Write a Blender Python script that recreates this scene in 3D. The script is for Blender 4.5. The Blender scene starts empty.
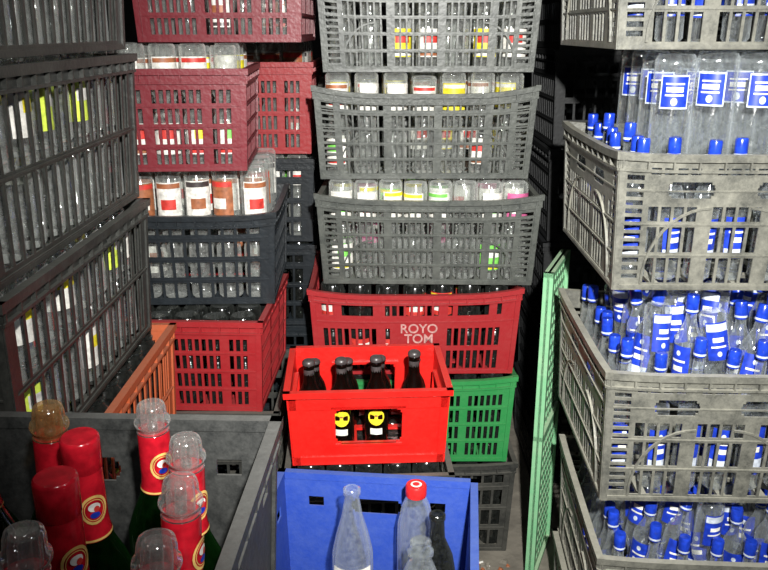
import bpy, math, random
from mathutils import Matrix, Vector
random.seed(7)
S=bpy.context.scene
# ---------------------------------------------------------------- materials
def newmat(n):
    m=bpy.data.materials.new(n); m.use_nodes=True
    nt=m.node_tree; nt.nodes.clear()
    o=nt.nodes.new('ShaderNodeOutputMaterial'); return m,nt,o
def plastic(n,col,dust=(.42,.40,.34),amt=.35,rough=.5,scale=9):
    m,nt,o=newmat(n)
    b=nt.nodes.new('ShaderNodeBsdfPrincipled'); b.inputs['Roughness'].default_value=rough
    g=nt.nodes.new('ShaderNodeNewGeometry')
    a=nt.nodes.new('ShaderNodeTexNoise'); a.inputs['Scale'].default_value=scale; a.inputs['Detail'].default_value=12; a.inputs['Roughness'].default_value=.85
    nt.links.new(g.outputs['Position'],a.inputs['Vector'])
    r=nt.nodes.new('ShaderNodeMapRange'); r.inputs[1].default_value=.38; r.inputs[2].default_value=.72; r.inputs[3].default_value=0; r.inputs[4].default_value=amt
    nt.links.new(a.outputs[0],r.inputs[0])
    # dust settles on upward faces
    sp=nt.nodes.new('ShaderNodeSeparateXYZ'); nt.links.new(g.outputs['True Normal'],sp.inputs[0])
    ab=nt.nodes.new('ShaderNodeMath'); ab.operation='ABSOLUTE'; nt.links.new(sp.outputs[2],ab.inputs[0])
    mu=nt.nodes.new('ShaderNodeMath'); mu.operation='MULTIPLY_ADD'; mu.inputs[1].default_value=amt*1.1; mu.use_clamp=True
    nt.links.new(ab.outputs[0],mu.inputs[0]); nt.links.new(r.outputs[0],mu.inputs[2])
    x=nt.nodes.new('ShaderNodeMix'); x.data_type='RGBA'
    x.inputs[6].default_value=(*col,1); x.inputs[7].default_value=(*dust,1)
    nt.links.new(mu.outputs[0],x.inputs[0]); nt.links.new(x.outputs[2],b.inputs['Base Color'])
    a2=nt.nodes.new('ShaderNodeTexNoise'); a2.inputs['Scale'].default_value=90; nt.links.new(g.outputs['Position'],a2.inputs['Vector'])
    bp=nt.nodes.new('ShaderNodeBump'); bp.inputs['Strength'].default_value=.3; bp.inputs['Distance'].default_value=.003
    nt.links.new(a2.outputs[0],bp.inputs['Height']); nt.links.new(bp.outputs[0],b.inputs['Normal'])
    nt.links.new(b.outputs[0],o.inputs[0]); return m
def glass(n,tint,dust,dust_rim,rough=.13,base=.06,edge=.45,wav=.25,gcol=(1,1,1)):
    """thin-walled glass: see-through facing on, reflective toward the edges; dust film plus bright rims painted in diffuse colour"""
    m,nt,o=newmat(n)
    t=nt.nodes.new('ShaderNodeBsdfTransparent'); t.inputs[0].default_value=(*tint,1)
    gl=nt.nodes.new('ShaderNodeBsdfGlossy'); gl.inputs['Roughness'].default_value=rough; gl.inputs['Color'].default_value=(*gcol,1)
    g=nt.nodes.new('ShaderNodeNewGeometry')
    wn=nt.nodes.new('ShaderNodeTexNoise'); wn.inputs['Scale'].default_value=45; nt.links.new(g.outputs['Position'],wn.inputs['Vector'])
    bp=nt.nodes.new('ShaderNodeBump'); bp.inputs['Strength'].default_value=wav; bp.inputs['Distance'].default_value=.003
    nt.links.new(wn.outputs[0],bp.inputs['Height']); nt.links.new(bp.outputs[0],gl.inputs['Normal'])
    lf=nt.nodes.new('ShaderNodeLayerWeight'); lf.inputs[0].default_value=.5
    pw=nt.nodes.new('ShaderNodeMath'); pw.operation='POWER'; pw.inputs[1].default_value=3.0; nt.links.new(lf.outputs['Facing'],pw.inputs[0])
    fr=nt.nodes.new('ShaderNodeMath'); fr.operation='MULTIPLY_ADD'; fr.inputs[1].default_value=edge; fr.inputs[2].default_value=base; fr.use_clamp=True
    nt.links.new(pw.outputs[0],fr.inputs[0])
    m1=nt.nodes.new('ShaderNodeMixShader'); nt.links.new(fr.outputs[0],m1.inputs[0])
    nt.links.new(t.outputs[0],m1.inputs[1]); nt.links.new(gl.outputs[0],m1.inputs[2])
    d=nt.nodes.new('ShaderNodeBsdfDiffuse'); d.inputs[0].default_value=(*dust,1)
    no=nt.nodes.new('ShaderNodeTexNoise'); no.inputs['Scale'].default_value=120; no.inputs['Detail'].default_value=8; no.inputs['Roughness'].default_value=.75
    nt.links.new(g.outputs['Position'],no.inputs['Vector'])
    mr=nt.nodes.new('ShaderNodeMapRange'); mr.inputs[1].default_value=.4; mr.inputs[2].default_value=.75; mr.inputs[3].default_value=dust_rim*.25; mr.inputs[4].default_value=dust_rim*1.3
    nt.links.new(no.outputs[0],mr.inputs[0])
    a=nt.nodes.new('ShaderNodeMath'); a.operation='MULTIPLY_ADD'; nt.links.new(pw.outputs[0],a.inputs[0]); a.inputs[1].default_value=dust_rim*5  # edge term paints bright glass rims as diffuse colour, on top of the dust
    nt.links.new(mr.outputs[0],a.inputs[2]); a.use_clamp=True
    m2=nt.nodes.new('ShaderNodeMixShader'); nt.links.new(a.outputs[0],m2.inputs[0])
    nt.links.new(m1.outputs[0],m2.inputs[1]); nt.links.new(d.outputs[0],m2.inputs[2])
    nt.links.new(m2.outputs[0],o.inputs[0]); return m
def flat(n,col,rough=.5,metal=0):
    m,nt,o=newmat(n); b=nt.nodes.new('ShaderNodeBsdfPrincipled')
    b.inputs['Roughness'].default_value=rough; b.inputs['Metallic'].default_value=metal
    no=nt.nodes.new('ShaderNodeTexNoise'); no.inputs['Scale'].default_value=90; no.inputs['Detail'].default_value=6
    g=nt.nodes.new('ShaderNodeNewGeometry'); nt.links.new(g.outputs['Position'],no.inputs['Vector'])
    h=nt.nodes.new('ShaderNodeHueSaturation'); h.inputs['Color'].default_value=(*col,1)
    r=nt.nodes.new('ShaderNodeMapRange'); r.inputs[1].default_value=.3; r.inputs[2].default_value=.7; r.inputs[3].default_value=.6; r.inputs[4].default_value=1.15
    nt.links.new(no.outputs[0],r.inputs[0]); nt.links.new(r.outputs[0],h.inputs['Value']); nt.links.new(h.outputs[0],b.inputs['Base Color'])
    nt.links.new(b.outputs[0],o.inputs[0]); return m
GREY=plastic('grey_plastic',(.030,.034,.031),dust=(.23,.24,.21),amt=.42,scale=16,rough=.42)
GREY2=plastic('dusty_grey_plastic',(.046,.047,.042),dust=(.33,.32,.265),amt=.60,scale=18,rough=.42)
DARK=plastic('dark_grey_plastic',(.016,.017,.016),amt=.16)
LGREY=plastic('worn_grey_plastic',(.011,.012,.011),dust=(.19,.19,.17),amt=.24,scale=14,rough=.4)
FGREY=plastic('scuffed_grey_plastic',(.009,.010,.010),dust=(.18,.18,.17),amt=.28,scale=34)
BLACK=plastic('black_plastic',(.006,.008,.010),dust=(.07,.09,.11),amt=.20,rough=.4)
VBLACK=plastic('shaded_black_plastic',(.003,.0035,.004),dust=(.02,.022,.025),amt=.2,rough=.6)  # black plastic darkened further: shade of the back gap put into the colour
MAROON=plastic('maroon_plastic',(.14,.006,.013),dust=(.24,.05,.06),amt=.22,rough=.42)
RED=plastic('red_plastic',(.28,.009,.013),dust=(.36,.10,.09),amt=.20,rough=.42)
BRED=plastic('bright_red_plastic',(.60,.008,.006),dust=(.6,.15,.1),amt=.08,rough=.34)
GREEN=plastic('green_plastic',(.010,.20,.045),dust=(.15,.35,.15),amt=.22)
LGREEN=plastic('pale_green_plastic',(.16,.44,.22),dust=(.45,.55,.38),amt=.5)
BLUE=plastic('blue_plastic',(.014,.05,.33),dust=(.14,.20,.40),amt=.25,scale=25)
ORANGE=plastic('orange_plastic',(.40,.075,.02),dust=(.3,.15,.1),amt=.3)
CLEAR=glass('clear_glass',(.97,.98,.97),(.85,.87,.84),.115,rough=.10,base=.09,edge=.6)
CLEAN=glass('clean_glass',(.97,.98,.98),(.8,.86,.88),.068,rough=.09,base=.11,edge=.65,wav=.35)
CAPG=glass('clear_plastic_cap',(.97,.96,.95),(.85,.84,.82),.055,rough=.08,base=.15,edge=.75,wav=.1)
BROWN=glass('brown_glass',(.10,.04,.02),(.06,.04,.03),.06)
GGLASS=glass('green_glass',(.05,.22,.04),(.008,.05,.008),.12,rough=.08,wav=.1)
DGLASS=glass('dark_glass',(.16,.18,.16),(.25,.27,.25),.06)
WHITE=flat('label_white',(.8,.78,.72)); LRED=flat('label_red',(.6,.04,.03)); LYEL=flat('label_yellow',(.85,.72,.03))
LPINK=flat('label_pink',(.6,.12,.28)); LGRN=flat('label_green',(.2,.6,.10)); LORG=flat('label_brown',(.35,.12,.05))
LBLUE=flat('label_blue',(.012,.04,.42),.35); CAPB=flat('cap_blue',(.012,.045,.45),.22); SILV=flat('label_silver',(.55,.6,.68),.35)
SLV=flat('sleeve_red',(.48,.009,.020),.20); GOLD=flat('gold_foil',(.75,.5,.15),.35); LEMON=flat('label_lime',(.7,.85,.1))
CAPD=flat('cap_dark',(.06,.05,.05),.35); CAPR=flat('cap_red',(.62,.02,.02),.3); FADE=flat('faded_print',(.48,.25,.23),.6)
# ---------------------------------------------------------------- mesh accumulator
class Acc:
    def __init__(s): s.v=[];s.f=[];s.m=[];s.sm=[];s.mats=[]
    def mi(s,mat):
        if mat not in s.mats: s.mats.append(mat)
        return s.mats.index(mat)
    def add(s,vs,fs,mat,smooth=False,M=None):
        b=len(s.v)
        s.v+= [tuple(M@Vector(p)) for p in vs] if M else [tuple(p) for p in vs]
        k=s.mi(mat)
        for f in fs: s.f.append(tuple(i+b for i in f)); s.m.append(k); s.sm.append(smooth)
    def box(s,c,d,mat,M=None):
        x,y,z=c;a,b,e=d[0]/2,d[1]/2,d[2]/2
        vs=[(x+i*a,y+j*b,z+k*e) for i in(-1,1) for j in(-1,1) for k in(-1,1)]
        s.add(vs,[(0,1,3,2),(4,6,7,5),(0,4,5,1),(2,3,7,6),(0,2,6,4),(1,5,7,3)],mat,False,M)
    def lathe(s,prof,mat,M=None,seg=16,smooth=True,close0=True,close1=True):
        vs=[];n=len(prof)
        for r,z in prof:
            for i in range(seg):
                a=2*math.pi*i/seg; vs.append((r*math.cos(a),r*math.sin(a),z))
        fs=[(j*seg+i,j*seg+(i+1)%seg,(j+1)*seg+(i+1)%seg,(j+1)*seg+i) for j in range(n-1) for i in range(seg)]
        s.add(vs,fs,mat,smooth,M)
        if close0: s.add(vs[:seg],[tuple(range(seg-1,-1,-1))],mat,False,M)
        if close1: s.add(vs[-seg:],[tuple(range(seg))],mat,False,M)
    def arc(s,r,z0,z1,a0,a1,mat,M=None,n=8,r1=None):
        r1=r if r1 is None else r1
        vs=[]
        for i in range(n+1):
            a=a0+(a1-a0)*i/n
            vs+=[(r*math.cos(a),r*math.sin(a),z0),(r1*math.cos(a),r1*math.sin(a),z1)]
        s.add(vs,[(2*i,2*i+2,2*i+3,2*i+1) for i in range(n)],mat,True,M)
    def emblem(s,r,zc,ac,R0,R1,mat,M=None,n=20,sy=1.2):
        vs=[]
        for i in range(n):
            p=2*math.pi*i/n
            for R in(R0,R1):
                a=ac+R*math.cos(p)/r; vs.append((r*math.cos(a),r*math.sin(a),zc+R*sy*math.sin(p)))
        s.add(vs,[(2*i,2*i+1,(2*i+3)%(2*n),(2*i+2)%(2*n)) for i in range(n)],mat,True,M)
    def obj(s,name,loc=(0,0,0),rot=(0,0,0)):
        me=bpy.data.meshes.new(name); me.from_pydata(s.v,[],s.f)
        for m in s.mats: me.materials.append(m)
        me.polygons.foreach_set('material_index',s.m); me.polygons.foreach_set('use_smooth',s.sm); me.update()
        o=bpy.data.objects.new(name,me); S.collection.objects.link(o); o.location=loc; o.rotation_euler=rot; return o
# ---------------------------------------------------------------- crates
TAP=.05
def layer(A,side,L,Dh,H,s0,s1,t0,t1,o0,o1,holes,mat,sag,extra=12):
    sc={round(s0+(s1-s0)*i/extra,5) for i in range(extra+1)}; tc={round(t0,5),round(t1,5)}
    for h in holes:
        for q in h[:2]:
            if s0<q<s1: sc.add(round(q,5))
        for q in h[2:]:
            if t0<q<t1: tc.add(round(q,5))
    sc=sorted(sc);tc=sorted(tc); ns,nt=len(sc)-1,len(tc)-1
    sol=[[True]*nt for _ in range(ns)]
    for i in range(ns):
        c=(sc[i]+sc[i+1])/2
        hs=[h for h in holes if h[0]<c<h[1]]
        for j in range(nt):
            d=(tc[j]+tc[j+1])/2
            if any(h[2]<d<h[3] for h in hs): sol[i][j]=False
    V={};vs=[];fs=[]
    def P(i,j,k):
        key=(i,j,k)
        if key not in V:
            s_,t=sc[i],tc[j];o=o1 if k else o0
            q=1-TAP*(1-t/H); x=s_*q; y=-(Dh*q+o)
            z=t-sag*max(0,1-abs(2*s_/L)**4)*(max(t,0)/H)**2
            if side==0: p=(x,y,z)
            elif side==1: p=(-y,x,z)
            elif side==2: p=(-x,-y,z)
            else: p=(y,-x,z)
            V[key]=len(vs);vs.append(p)
        return V[key]
    g=lambda i,j:0<=i<ns and 0<=j<nt and sol[i][j]
    for i in range(ns):
        for j in range(nt):
            if not sol[i][j]: continue
            fs.append((P(i,j,1),P(i+1,j,1),P(i+1,j+1,1),P(i,j+1,1)))
            fs.append((P(i,j,0),P(i,j+1,0),P(i+1,j+1,0),P(i+1,j,0)))
            if not g(i-1,j): fs.append((P(i,j,0),P(i,j,1),P(i,j+1,1),P(i,j+1,0)))
            if not g(i+1,j): fs.append((P(i+1,j,1),P(i+1,j,0),P(i+1,j+1,0),P(i+1,j+1,1)))
            if not g(i,j-1): fs.append((P(i,j,1),P(i,j,0),P(i+1,j,0),P(i+1,j,1)))
            if not g(i,j+1): fs.append((P(i,j+1,0),P(i,j+1,1),P(i+1,j+1,1),P(i+1,j+1,0)))
    A.add(vs,fs,mat)
STY={
 'grey':dict(rows=[(.06,.20),(.235,.375),(.41,.55),(.585,.725),(.79,.85)],pitch=.0165,w=.0118,grp=8,lad=True,arc=.09),
 'right':dict(rows=[(.05,.24),(.28,.47),(.51,.62),(.85,.90)],pitch=.0235,w=.0180,grp=5,lad=True,arc=.12,hand=[(-.075,.085),(.085,.085)]),
 'maroon':dict(rows=[(.07,.22),(.27,.42),(.47,.62),(.67,.80)],pitch=.017,w=.0105,grp=8,lad=False,arc=0),
 'black':dict(rows=[(.07,.24),(.30,.47),(.53,.70),(.78,.88)],pitch=.032,w=.025,grp=99,lad=False,arc=0),
 'left':dict(rows=[(.06,.47),(.51,.87)],pitch=.034,w=.0265,grp=99,lad=False,arc=0),
 'sign':dict(rows=[(.06,.28),(.34,.56),(.72,.86)],pitch=.019,w=.0125,grp=9,lad=False,arc=0,plate=True),
 'plain':dict(rows=[(.72,.80)],pitch=.06,w=.030,grp=3,lad=False,arc=0,hand=[(0,.10)]),
 'beer':dict(rows=[],pitch=.02,w=.012,grp=5,lad=False,arc=0),
}
def crate(x,y,z,W,D,H,rot,mat,style,sag=0.0,name='plastic_crate',tilt=(0,0)):
    A=Acc(); st=STY[style]
    for side in range(4):
        L,Dh=(W,D/2) if side%2==0 else (D,W/2)
        holes=[]; e=L/2-(.052 if st['lad'] else .022)
        excl=[]
        if st.get('hand') :
            for hc,hw in st['hand']:
                if abs(hc)+hw/2<L/2-.03:
                    z0,z1=H*.68,H*.80
                    excl.append((hc-hw/2-.006,hc+hw/2+.006,z0-.01,z1+.01))
                    zz=[z0+(z1-z0)*k/6 for k in range(7)]
                    for k in range(6):
                        m=((zz[k]+zz[k+1])/2-(z0+z1)/2)/((z1-z0)/2)
                        ins=(1-math.sqrt(max(0,1-m*m)))*(z1-z0)*.5
                        holes.append((hc-hw/2+ins,hc+hw/2-ins,zz[k],zz[k+1]))
        if st.get('plate') and side%2==0:
            excl.append((-.065,.085,H*.26,H*.62))
            for a,b in((-.20,-.115),(.115,.20)): holes.append((a,b,H*.72,H*.86)); excl.append((a-.005,b+.005,H*.66,H*.9))
        if style=='beer':
            hw=L*.215; h0,h1=.28*H,.76*H; c=.012
            holes+=[(-hw,hw,h0+c,h1-c),(-hw+c*.3,hw-c*.3,h0+c*.45,h1-c*.45),(-hw+c,hw-c,h0,h1)]
        n=int(2*e/st['pitch'])
        for (a,b) in st['rows']:
            s_=-n*st['pitch']/2
            for k in range(n):
                if k%st['grp']==st['grp']-1 : continue
                p=s_+k*st['pitch']+(st['pitch']-st['w'])/2; q=p+st['w']
                h=(p,q,a*H,b*H)
                if any(h[0]<x_[1] and h[1]>x_[0] and h[2]<x_[3] and h[3]>x_[2] for x_ in excl): continue
                holes.append(h)
        if st['lad']:
            t=.022
            while t<H-.045:
                for sg in(-1,1):
                    p,q=sorted((sg*(L/2-.013),sg*(L/2-.044))); holes.append((p,q,t,t+.0095))
                t+=.0155
        layer(A,side,L,Dh,H,-L/2,L/2,0,H-.004,-.003,0,holes,mat,sag)
        # rim, bands, posts
        rw=.009 if style!='beer' else .010
        layer(A,side,L,Dh,H,-L/2-rw,L/2+rw,H-.014,H,-.005,rw,[],mat,sag)
        if style=='beer':
            layer(A,side,L,Dh,H,-L/2-.003,L/2+.003,H-.045,H-.020,0,.004,[],mat,0)
            layer(A,side,L,Dh,H,-L/2-.003,L/2+.003,0,.02,0,.004,[],mat,0)
            for sg in(-1,1):
                p,q=sorted((sg*L/2,sg*(L/2-.016))); layer(A,side,L,Dh,H,p,q,0,H-.02,0,.004,[],mat,0,2)
            hw=L*.215+.008
            for (p,q,a,b) in((-hw,hw,.76*H,.76*H+.006),(-hw,hw,.28*H-.006,.28*H),(-hw,-hw+.007,.28*H,.76*H),(hw-.007,hw,.28*H,.76*H)):
                layer(A,side,L,Dh,H,p,q,a,b,-.012,.004,[],mat,0,2)
        else:
            layer(A,side,L,Dh,H,-L/2-.004,L/2+.004,H-.034,H-.029,0,.007,[],mat,sag)
            layer(A,side,L,Dh,H,-L/2,L/2,0,.010,0,.003,[],mat,0)
            n_=int(L/.045)
            for k in range(n_+1):
                xx=-L/2+.003+(L-.006)*k/n_
                layer(A,side,L,Dh,H,xx-.0015,xx+.0015,H-.030,H-.013,0,.007,[],mat,sag,1)
            rr=st['rows']
            for k in range(len(rr)-1):
                m=(rr[k][1]+rr[k+1][0])/2*H
                if not st.get('plate') or k: layer(A,side,L,Dh,H,-L/2,L/2,m-.0015,m+.0015,0,.003,[],mat,sag)
            for sg in(-1,1):
                p,q=sorted((sg*(L/2+.002),sg*(L/2-.010))); layer(A,side,L,Dh,H,p,q,0,H-.01,0,.004,[],mat,0,1)
        if st['arc']:
            R=min(st['arc'],L*.3); N=10
            for sg in(-1,1):
                cs=sg*(L/2-.05-R); pts=[(cs+sg*R*math.cos(k/N*math.pi/2),.012+R*1.2*math.sin(k/N*math.pi/2)) for k in range(N+1)]
                vs=[];fs=[]
                for k,(s_,t) in enumerate(pts):
                    an=k/N*math.pi/2; dx,dz=sg*math.cos(an)*.002,math.sin(an)*.002
                    for (ds,dt,o) in((-dx,-dz,-.001),(dx,dz,-.001),(dx,dz,.004),(-dx,-dz,.004)):
                        tt=t+dt;ss=s_+ds;qq=1-TAP*(1-tt/H);X=ss*qq;Y=-(Dh*qq+o)
                        vs.append({0:(X,Y,tt),1:(-Y,X,tt),2:(-X,-Y,tt),3:(Y,-X,tt)}[side])
                for k in range(N):
                    for c in range(4): fs.append((4*k+c,4*k+(c+1)%4,4*k+4+(c+1)%4,4*k+4+c))
                A.add(vs,fs,mat)
    # base grid
    q=1-TAP; w,d=W*q/2,D*q/2
    nx=max(2,int(W/.07)); ny=max(2,int(D/.07))
    for i in range(nx+1): A.box((-w+.004+(2*w-.008)*i/nx,0,.0045),(.016,2*d-.002,.007),mat)
    for j in range(ny+1): A.box((0,-d+.004+(2*d-.008)*j/ny,.0045),(2*w-.002,.016,.0065),mat)
    o=A.obj(name,(x,y,z),(math.radians(tilt[0]),math.radians(tilt[1]),math.radians(rot)))
    if st.get('plate'):
        cu=bpy.data.curves.new('lettering','FONT'); cu.body='ROYO\nTOM'; cu.size=.036; cu.extrude=.0015; cu.offset=.0004; cu.align_x='CENTER'; cu.space_line=.8
        cu.materials.append(FADE)
        t=bpy.data.objects.new('lettering',cu); S.collection.objects.link(t); t.parent=o
        t.location=(.010,-(D/2*(1-TAP*.55)+.0025),H*.49); t.rotation_euler=(math.radians(90-1.5),0,0)
    return o
# ---------------------------------------------------------------- jars / bottles
def T(x,y,z,rx=0,ry=0,rz=0,s=1):
    return Matrix.Translation((x,y,z))@Matrix.Rotation(rz,4,'Z')@Matrix.Rotation(rx,4,'X')@Matrix.Rotation(ry,4,'Y')@Matrix.Scale(s,4)
def jar(A,M,h,r,g,cols,face,seg=16):
    """wide-mouth glass jar, mouth at the top, wrapped paper label"""
    A.lathe([(r*.86,0),(r,.006),(r,h*.74),(r*.97,h*.80),(r*.80,h*.87),(r*.78,h*.90),(r*.86,h*.905),(r*.86,h*.93),(r*.78,h*.935),(r*.79,h)],g,M,seg,True,True,False)
    if cols:
        a0,a1=face-1.15,face+1.15; z0,z1=h*.20,h*.72
        A.arc(r*1.012,z0,z1,a0,a1,cols[0],M)
        A.arc(r*1.024,z0+(z1-z0)*.50,z0+(z1-z0)*.80,a0+.6,a1-.5,cols[1],M)
        A.arc(r*1.024,z0+.003,z0+(z1-z0)*.18,a0+.1,a1-.1,cols[2],M)
def jars(x,y,z,W,D,H,rot,top,pal,r=.031,g=None,layers=2,inv_top=True,name='glass_jars'):
    g=g or CLEAR; A=Acc(); zb=.010; tot=top-z-zb-.001; h=tot/layers
    w,d=W*(1-TAP)-.022-2*r,D*(1-TAP)-.022-2*r
    nx=max(2,int(w/(2*r+.003))+1); ny=max(2,int(d/(2*r+.003))+1)
    for l in range(layers):
        for i in range(nx):
            for j in range(ny):
                px=-w/2+w*i/(nx-1); py=-d/2+d*j/(ny-1)
                if 0<i<nx-1 and 0<j<ny-1 and l<layers-1: continue
                c=random.choice(pal) if random.random()<.9 else None
                if l<layers-1 and random.random()<.55: c=None
                hh=h-.0005-(random.random()*.009 if l==layers-1 and random.random()<.6 else 0)
                fc=-math.pi/2-math.radians(rot)+random.uniform(-.6,.6)
                if x<-.55 : fc+=math.pi/2
                if l==layers-1 and inv_top:
                    M=T(px,py,zb+l*h+hh,rx=math.pi); jar(A,M,hh,r,g,c,-fc)
                else:
                    jar(A,T(px,py,zb+l*h),hh,r,g,c,fc)
    return A.obj(name,(x,y,z),(0,0,math.radians(rot)))
PW=[(WHITE,LRED,LORG),(WHITE,LRED,WHITE),(LYEL,LRED,WHITE),(WHITE,LGRN,LRED),(WHITE,LYEL,LRED),(WHITE,LRED,LORG)]
PC=[(LPINK,WHITE,LPINK),(LGRN,WHITE,LYEL),(WHITE,LRED,WHITE),(WHITE,LPINK,LGRN),(WHITE,LGRN,WHITE),(WHITE,LRED,WHITE),(WHITE,LGRN,LYEL),None]
PR=[(WHITE,LRED,LORG),(LORG,WHITE,LRED),(WHITE,LORG,CAPD)]
PL=[(LEMON,WHITE,LEMON),None,None,None,(WHITE,LYEL,WHITE),None]
def vodka(A,M,h,r,face,seg=16,lz=(.14,.50)):
    A.lathe([(r*.8,0),(r,.006),(r,h*.58),(r*.93,h*.63),(r*.55,h*.72),(r*.40,h*.78),(r*.38,h*.86)],CLEAN,M,seg,True,True,False)
    c0=h-.036
    A.lathe([(r*.41,c0),(r*.47,c0+.002),(r*.47,h-.003),(r*.42,h)],CAPB,M,12,True,True,True)
    A.lathe([(r*.49,c0+.004),(r*.49,c0+.008)],SILV,M,12,True,False,False)
    a0,a1=face-.85,face+.85; b,c=lz; q=c-b
    A.arc(r*1.012,h*b,h*c,a0,a1,LBLUE,M)
    A.arc(r*1.024,h*(b+q*.62),h*(b+q*.67),a0+.3,a1-.3,WHITE,M)
    A.arc(r*1.024,h*(b+q*.40),h*(b+q*.52),a0+.45,a1-.45,WHITE,M)
    A.emblem(r*1.026,h*(b+q*.83),face,0,.0045,SILV,M,10)
    A.arc(r*1.024,h*(b+q*.04),h*(b+q*.24),a0+.05,a1-.05,SILV,M)
def vodkas(x,y,z,W,D,H,rot,top,big=False):
    A=Acc(); r=.0245; zb=.012
    w,d=W*(1-TAP)-.034-2*r,D*(1-TAP)-.034-2*r
    nx=int(w/.053)+1; ny=int(d/.053)+1
    tot=top-z-zb-.002
    for i in range(nx):
        for j in range(ny):
            px=-w/2+w*i/(nx-1); py=-d/2+d*j/(ny-1)
            edge=(i==0 or j==0)
            if big and not edge: continue
            fc=-math.pi/2-.3+random.uniform(-.7,.7)
            if edge:
                hh=H+.014+random.uniform(-.022,.022)
                vodka(A,T(px,py,zb,rx=random.uniform(-.02,.05),ry=random.uniform(-.03,.03)),hh,r,fc,lz=(.16,.46))
            else:
                # second layer: loose bottles leaning on each other, some upside down
                tl=.20
                hh=.215+random.uniform(-.01,.01); zt=tot-random.uniform(.006,.05)
                rx,ry=random.uniform(-tl,tl*.7),random.uniform(-tl,tl)
                if i==nx-1: ry=ry*.2
                if j==ny-1: rx=rx*.2
                if random.random()<.45:
                    C=Matrix.Translation((px,py,zb+zt-hh/2))@Matrix.Rotation(math.pi+rx,4,'X')@Matrix.Rotation(ry,4,'Y')@Matrix.Translation((0,0,-hh/2))
                    vodka(A,C,hh,r*1.04,-fc,lz=(.08,.42))
                else:
                    C=Matrix.Translation((px,py,zb+zt-hh/2))@Matrix.Rotation(rx,4,'X')@Matrix.Rotation(ry,4,'Y')@Matrix.Translation((0,0,-hh/2))
                    vodka(A,C,hh,r*1.04,fc,lz=(.18,.56))
    if big:
        R=.037
        x0=-w/2+r+R+.004; y0=-d/2+r+R+.004
        for i in range(5):
            for j in range(5):
                px=x0+i*.0765; py=y0+j*.0765
                if px+R>W*.475-.006 or py+R>D*.475-.006: continue
                tt=tot-random.uniform(0,.006)
                M=T(px,py,zb+tt,rx=math.pi)
                h=tt; f=math.pi/2+.3+random.uniform(-.3,.3)
                A.lathe([(R*.86,0),(R,.010),(R,h*.55),(R*.9,h*.62),(R*.5,h*.74),(R*.34,h*.8),(R*.34,h)],CLEAN,M,24,True,True,False)
                A.lathe([(R*1.015,.014),(R*1.03,.017),(R*1.015,.020)],CLEAN,M,24,True,False,False)
                A.arc(R*1.012,.036,.096,f-.70,f+.70,SILV,M)
                A.arc(R*1.018,.039,.093,f-.63,f+.63,LBLUE,M)
                for q,t_,ww in((.050,.003,.44),(.057,.009,.40),(.070,.003,.44)): A.arc(R*1.024,q,q+t_,f-ww,f+ww,WHITE,M)
                A.emblem(R*1.024,.083,f,0,.006,SILV,M,10)
    return A.obj('vodka_bottles',(x,y,z),(0,0,math.radians(rot)))
def crate_j(x,y,z,W,D,H,rot,mat,style,top=None,pal=None,sag=0,**k):
    crate(x,y,z,W,D,H,rot,mat,style,sag)
    if top: jars(x,y,z,W,D,H,rot,top,pal or PW,**k)
# ================================================================ CENTRE STACK
crate_j(.113,2.29,1.377,.556,.38,.245,0,GREY,'grey',1.655,PW,.02)
crate_j(.103,2.27,1.107,.565,.38,.240,1,GREY,'grey',1.376,PW,.022)
crate_j(.120,2.22,.832,.575,.38,.246,-1.5,GREY,'grey',1.106,PC,.018)
crate_j(.081,2.21,.576,.560,.38,.250,1,RED,'sign',.831,[None,None,(LRED,WHITE,LYEL)],.018,g=DGLASS)
crate_j(.080,2.21,.304,.560,.38,.270,0,GREEN,'maroon',.575,[None],.015,g=DGLASS)
crate_j(.094,2.215,0,.560,.38,.302,0,DARK,'black',.303,[None],.01,g=DGLASS)
# ================================================================ LEFT-BACK STACKS
crate_j(-.387,2.17,1.452,.396,.42,.245,0,MAROON,'maroon',1.70,PR)
crate_j(-.516,2.02,1.165,.38,.34,.232,4,MAROON,'maroon',1.451,PW,0)
crate_j(-.468,2.10,.817,.38,.38,.240,2,BLACK,'black',1.164,PR,.01)
crate_j(-.480,2.00,.575,.38,.40,.241,-2,RED,'maroon',.816,[None],g=DGLASS)
crate(-.46,2.0,.29,.38,.40,.284,0,DARK,'black'); crate(-.46,2.0,0,.38,.40,.288,0,BLACK,'black')
crate_j(-.400,2.56,1.130,.38,.38,.262,0,RED,'maroon',1.451,PR)
crate_j(-.402,2.56,.862,.38,.38,.255,0,BLACK,'black',1.129,PC)
crate_j(-.405,2.56,.590,.38,.38,.265,0,BLACK,'black',.861,[None],g=DGLASS)
crate(-.41,2.56,.292,.38,.38,.296,0,BLACK,'black'); crate(-.41,2.56,0,.38,.38,.290,0,BLACK,'black')
# ================================================================ LEFT NEAR STACK
for z,h,m,t in((1.445,.26,LGREY,None),(1.165,.272,LGREY,1.444),(.885,.272,LGREY,1.164),(.610,.270,ORANGE,.884),(.300,.306,DARK,None),(0,.298,DARK,None)):
    o_=.025 if m is ORANGE else 0
    crate(-.665+o_,1.26+o_,z,.64,.37,h,90,m,'left')
    jars(-.665+o_,1.26+o_,z,.64,.37,h,90,t or z+h-.01,PL,r=.033,g=DGLASS if z<.7 else CLEAR,inv_top=False)
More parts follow.
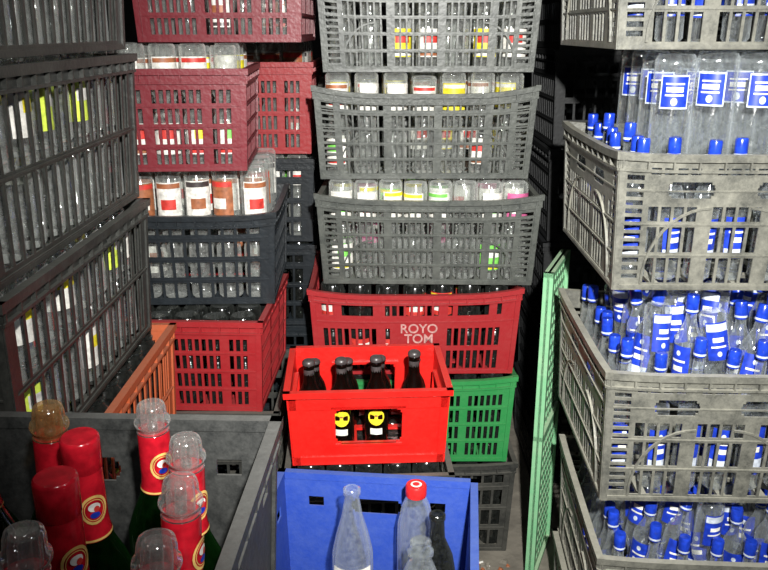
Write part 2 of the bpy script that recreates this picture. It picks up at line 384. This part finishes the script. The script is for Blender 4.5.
# ================================================================ RIGHT STACK
crate(.600,1.69,1.447,.40,.48,.26,0,GREY2,'right'); vodkas(.600,1.69,1.447,.40,.48,.26,0,1.79)
crate(.625,1.64,1.020,.41,.48,.258,-1,GREY2,'right',.006); vodkas(.625,1.64,1.020,.41,.48,.258,-1,1.446,True)
crate(.623,1.57,.614,.41,.48,.276,-2,GREY2,'right',.006); vodkas(.623,1.57,.614,.41,.48,.276,-2,1.019)
crate(.638,1.54,.240,.41,.48,.272,-3.5,GREY2,'right',.006); vodkas(.638,1.54,.240,.41,.48,.272,-3.5,.613)
crate(.638,1.54,0,.41,.48,.238,-3.5,GREY2,'right')
# black stack behind
for k in range(6): crate(.70,2.60,k*.285,.40,.40,.283,0,VBLACK,'black')
# ================================================================ BEER CRATE
crate(-.041,1.745,.535,.357,.26,.185,3,BRED,'beer',0,'beer_crate')
def beer(x,y,z,h=.23,yel=True,r=.028):
    A=Acc(); 
    A.lathe([(r*.9,0),(r,.005),(r,h*.55),(r*.85,h*.64),(r*.48,h*.76),(r*.42,h*.92),(r*.50,h*.925),(r*.50,h*.95),(r*.45,h*.955)],BROWN,None,18,True,True,True)
    A.lathe([(r*.52,h*.95),(r*.55,h*.955),(r*.52,h*.985),(r*.40,h)],CAPD,None,14)
    A.lathe([(r*.45,h*.84),(r*.45,h*.90)],CAPD,None,14,True,False,False)
    if yel:
        f=-math.pi/2
        A.emblem(r*1.03,h*.365,f,0,.020,LYEL,None,24,1.0); A.emblem(r*1.04,h*.385,f,.0,.0040,LORG,None,24,.6)
        A.arc(r*1.03,h*.17,h*.24,f-.5,f+.5,WHITE)
    return A.obj('beer_bottle',(x,y,z))
for (bx,by,bh,yl) in((-.172,1.685,.218,False),(-.098,1.690,.220,True),(-.018,1.695,.223,True),(.070,1.715,.228,False),(-.170,1.80,.17,False),(-.09,1.805,.17,False),(-.01,1.81,.175,False),(.075,1.815,.17,False)):
    beer(bx,by,.545,bh,yl)
crate_j(-.041,1.745,.268,.37,.30,.250,3,DARK,'black',.534,[None,(WHITE,LRED,WHITE)],g=DGLASS)
crate(-.041,1.745,0,.37,.30,.266,3,DARK,'black')
# ================================================================ BLUE CRATE
crate(-.039,1.12,.410,.37,.48,.250,-6,BLUE,'plain'); 
crate(-.039,1.12,.205,.37,.46,.203,-6,DARK,'black'); crate(-.039,1.12,0,.37,.46,.203,-6,DARK,'black')
def gbottle(x,y,z,prof,g,cap=None,lab=None,name='glass_bottle',tilt=(0,0)):
    A=Acc(); A.lathe(prof,g,None,32,True,True,False)
    A.lathe([(r*.86,max(z_,.008)) for r,z_ in prof][::-1],g,None,32,True,False,True)
    if cap:
        r,z0,z1=cap; n=36
        A.lathe([(r,z0),(r*1.04,z0+.003),(r*1.04,z1-.003),(r*.95,z1)],CAPR,None,n,True)
        A.lathe([(r*.55,z1+.0003),(r*.35,z1+.0006)],WHITE,None,24,False,False,False)
    if lab:
        r,z0,z1,m=lab; A.arc(r,z0,z1,-math.pi/2-1,-math.pi/2+1,m)
        A.arc(r*1.01,z0+(z1-z0)*.35,z0+(z1-z0)*.65,-math.pi/2-.7,-math.pi/2+.7,LRED)
    return A.obj(name,(x,y,z),(tilt[0],tilt[1],0))
gbottle(-.055,1.19,.421,[(.030,0),(.035,.006),(.036,.06),(.033,.10),(.036,.16),(.0355,.19),(.028,.225),(.018,.262),(.0135,.29),(.0125,.300),(.0150,.303),(.0150,.312),(.0125,.314)],CLEAN,None,(.0372,.13,.175,WHITE),'soda_bottle',(-.02,.0))
gbottle(.058,1.262,.421,[(.030,0),(.034,.006),(.034,.17),(.033,.20),(.026,.235),(.018,.255),(.0165,.262)],CLEAN,(.0185,.258,.280),None,'sauce_bottle')
gbottle(.090,1.168,.421,[(.028,0),(.033,.006),(.033,.17),(.028,.20),(.014,.235),(.012,.27),(.014,.272),(.014,.28),(.012,.282)],DGLASS,None,None,'green_bottle')
gbottle(.058,1.082,.421,[(.030,0),(.034,.006),(.034,.19),(.030,.225),(.020,.25),(.017,.262),(.021,.266),(.021,.272),(.017,.276),(.017,.288)],CLEAN,None,None,'clear_bottle')
# ================================================================ FRONT-LEFT CRATE
FX,FY,FZ=-.367,.605,.80
crate(FX,FY,FZ,.465,.47,.252,-2,FGREY,'plain',0)
crate(FX,FY,.534,.46,.46,.264,-2,DARK,'black'); crate(FX,FY,.267,.46,.46,.265,-2,DARK,'black'); crate(FX,FY,0,.46,.46,.265,-2,DARK,'black')
def wine(bx,by,tx,ty,tz,clear,tintcap=None):
    bz=FZ+.012; d=Vector((tx-bx,ty-by,tz-bz)); h=d.length
    q=d.to_track_quat('Z','Y').to_euler()
    A=Acc(); r=.0355; e=.88
    A.lathe([(r*.85,0),(r,.008),(r,h*.50),(r*.96,h*.55),(r*.78,h*.61),(r*.55,h*.67),(.0155,h*.72),(.0145,h*.90)],GGLASS,None,32,True,True,False)
    A.lathe([(.0205*e,h*.70),(.0190*e,h*.72),(.0182*e,h*.75),(.0180*e,h*.905)],SLV,None,28,True,False,not clear)
    if clear:
        c=tintcap or CAPG
        A.lathe([(.0182*e,h*.905),(.0155,h*.907),(.0145,h*.925),(.0172,h*.928),(.0178,h*.936),(.0172,h*.945),(.0148,h*.950),(.0142,h*.980),(.0128,h*.995),(.0100,h)],c,None,32,True,False,True)
        A.lathe([(.0105,h*.985),(.0115,h*.955),(.0115,h*.907)],c,None,24,True,True,True)
        A.lathe([(.0045,h*.985),(.0050,h*.907)],c,None,16,True,True,True)
        A.lathe([(.0150,h*.9065),(.0020,h*.907)],SLV,None,24,False,False,False)
    else:
        A.lathe([(.0180*e,h*.905),(.0188*e,h*.908),(.0190*e,h*.990),(.0184*e,h*.997),(.0170*e,h)],SLV,None,28,True,False,True)
    f=math.atan2(-by,-bx)-.1+random.uniform(-.3,.3)
    R=.0172; zc=h*.80
    A.emblem(R+.0002,zc,f,0,.0125,SLV); A.emblem(R+.0005,zc,f,.0102,.0125,GOLD)
    A.emblem(R+.0005,zc,f,.0085,.0092,GOLD)
    A.emblem(R+.0007,zc+.003,f,0,.0055,WHITE,sy=.8); A.emblem(R+.0009,zc-.005,f,.0,.0045,LBLUE,sy=.7); A.emblem(R+.0011,zc+.001,f+.1,0,.0026,LRED)
    A.lathe([(.0207*e,h*.702),(.0203*e,h*.708)],GOLD,None,28,True,False,False)
    A.arc(r*1.01,h*.18,h*.46,f-1.2,f+1.2,WHITE); A.arc(r*1.02,h*.22,h*.40,f-.8,f+.8,LRED)
    return A.obj('wine_bottle',(bx,by,bz),q)
AMB=glass('amber_cap',(.9,.75,.55),(.6,.4,.2),.12,rough=.1,base=.1,edge=.6)
wine(-.335,.700,-.311,.670,1.150,True,AMB)
wine(-.270,.640,-.264,.620,1.145,False)
wine(-.235,.735,-.230,.715,1.130,True)
wine(-.190,.650,-.177,.637,1.135,True)
wine(-.252,.535,-.248,.530,1.160,False)
wine(-.180,.560,-.160,.552,1.145,True)
wine(-.262,.445,-.243,.464,1.160,True)
wine(-.180,.470,-.158,.476,1.145,True)
wine(-.400,.620,-.390,.600,1.130,True)
wine(-.410,.720,-.41,.71,1.10,False)
# ================================================================ GREEN PANEL
A=Acc(); Lp,Hp=.25,.91
hol=[(-Lp/2+.02+c*.028,-Lp/2+.02+c*.028+.017,.03+r_*.030,.03+r_*.030+.018) for c in range(8) for r_ in range(29)]
def panel(A,s0,s1,t0,t1,y0,y1,holes,mat):
    global TAP; tp=TAP; TAP=0; layer(A,0,1,0,1,s0,s1,t0,t1,-y1,-y0,holes,mat,0,2); TAP=tp
panel(A,-Lp/2,Lp/2,0,Hp,-.003,.003,hol,LGREEN)
for a,b,c,d in((-Lp/2,-Lp/2+.012,0,Hp),(Lp/2-.012,Lp/2,0,Hp),(-Lp/2,Lp/2,0,.012),(-Lp/2,Lp/2,Hp-.012,Hp),(-Lp/2,Lp/2,Hp/2-.006,Hp/2+.006)):
    panel(A,a,b,c,d,-.012,.012,[],LGREEN)
A.obj('perforated_plastic_panel',(.450,1.99,.002),(0,0,math.radians(68)))
# ================================================================ ROOM
def ground(n,col,col2,sc):
    m,nt,o=newmat(n); b=nt.nodes.new('ShaderNodeBsdfPrincipled'); b.inputs['Roughness'].default_value=.9
    g=nt.nodes.new('ShaderNodeNewGeometry'); a=nt.nodes.new('ShaderNodeTexNoise'); a.inputs['Scale'].default_value=sc; a.inputs['Detail'].default_value=10
    nt.links.new(g.outputs['Position'],a.inputs['Vector']); x=nt.nodes.new('ShaderNodeMix'); x.data_type='RGBA'
    x.inputs[6].default_value=(*col,1); x.inputs[7].default_value=(*col2,1); nt.links.new(a.outputs[0],x.inputs[0]); nt.links.new(x.outputs[2],b.inputs['Base Color'])
    bp=nt.nodes.new('ShaderNodeBump'); bp.inputs['Strength'].default_value=.5; bp.inputs['Distance'].default_value=.02
    nt.links.new(a.outputs[0],bp.inputs['Height']); nt.links.new(bp.outputs[0],b.inputs['Normal']); nt.links.new(b.outputs[0],o.inputs[0]); return m
FL=ground('dirt_floor',(.10,.09,.075),(.3,.27,.22),14); WL=ground('dark_wall',(.004,.004,.0045),(.010,.010,.010),5)
def slab(n,c,d,m): A=Acc(); A.box((0,0,0),d,m); A.obj(n,c)
slab('floor',(0,1.2,-.05),(5,5,.1),FL)
slab('wall_back',(0,3.45,1.5),(5,.1,3),WL); slab('wall_left',(-2.45,1.2,1.5),(.1,4.4,3),WL); slab('wall_right',(2.45,1.2,1.5),(.1,4.4,3),WL)
slab('ceiling',(0,1.2,3.05),(5,5,.1),WL)
A=Acc()
for k in range(200):
    x=random.uniform(.18,.36); y=random.uniform(1.62,1.98); s=random.uniform(.004,.013)
    vs=[]
    for a in range(6): an=a*math.pi/3; vs.append((x+s*math.cos(an)*random.uniform(.7,1.2),y+s*math.sin(an)*random.uniform(.7,1.2),0))
    t=[(x+(v[0]-x)*.6,y+(v[1]-y)*.6,s*random.uniform(.5,1)) for v in vs]
    A.add(vs+t,[(a,(a+1)%6,6+(a+1)%6,6+a) for a in range(6)]+[tuple(range(6,12))],random.choice((FL,WHITE,FL,LORG)))
A.obj('gravel',(0,0,0))
# ================================================================ LIGHT + CAMERA
def lamp(loc,tgt,size,power,col,cone=None,blend=1):
    if cone:
        l=bpy.data.lights.new('lamp','SPOT'); l.spot_size=math.radians(cone); l.spot_blend=blend; l.shadow_soft_size=size
    else:
        l=bpy.data.lights.new('lamp','AREA'); l.shape='DISK'; l.size=size
    l.energy=power; l.color=col
    o=bpy.data.objects.new('lamp',l); S.collection.objects.link(o); o.location=loc
    o.rotation_euler=(Vector(tgt)-Vector(loc)).to_track_quat('-Z','Y').to_euler()
lamp((.12,-.12,1.76),(.27,2.0,.98),.02,460,(1,.99,.95),72,1)
lamp((-.9,.1,2.5),(0,2,.9),.06,2,(1,.95,.85))  # added at upper left with no known source, for second highlights on glass
lamp((1.3,.0,2.4),(.4,1.8,.9),.06,6,(.9,.96,1))  # added cool lamp out of view on the right, for more glass glints
lamp((.0,.3,2.9),(.2,1.8,.9),.06,2,(1,1,1))  # made-up overhead lamp, only there for small highlights on the bottles
w=bpy.data.worlds.new('World'); S.world=w; w.use_nodes=True
w.node_tree.nodes['Background'].inputs[0].default_value=(.5,.6,.8,1); w.node_tree.nodes['Background'].inputs[1].default_value=.01
c=bpy.data.cameras.new('Camera'); co=bpy.data.objects.new('Camera',c); S.collection.objects.link(co)
c.sensor_width=36; c.lens=36*800/768; c.clip_start=.02
co.location=(0,0,1.48); co.rotation_euler=(math.radians(90-17.7),0,0); S.camera=co
S.view_settings.view_transform='Standard'; S.view_settings.look='None'
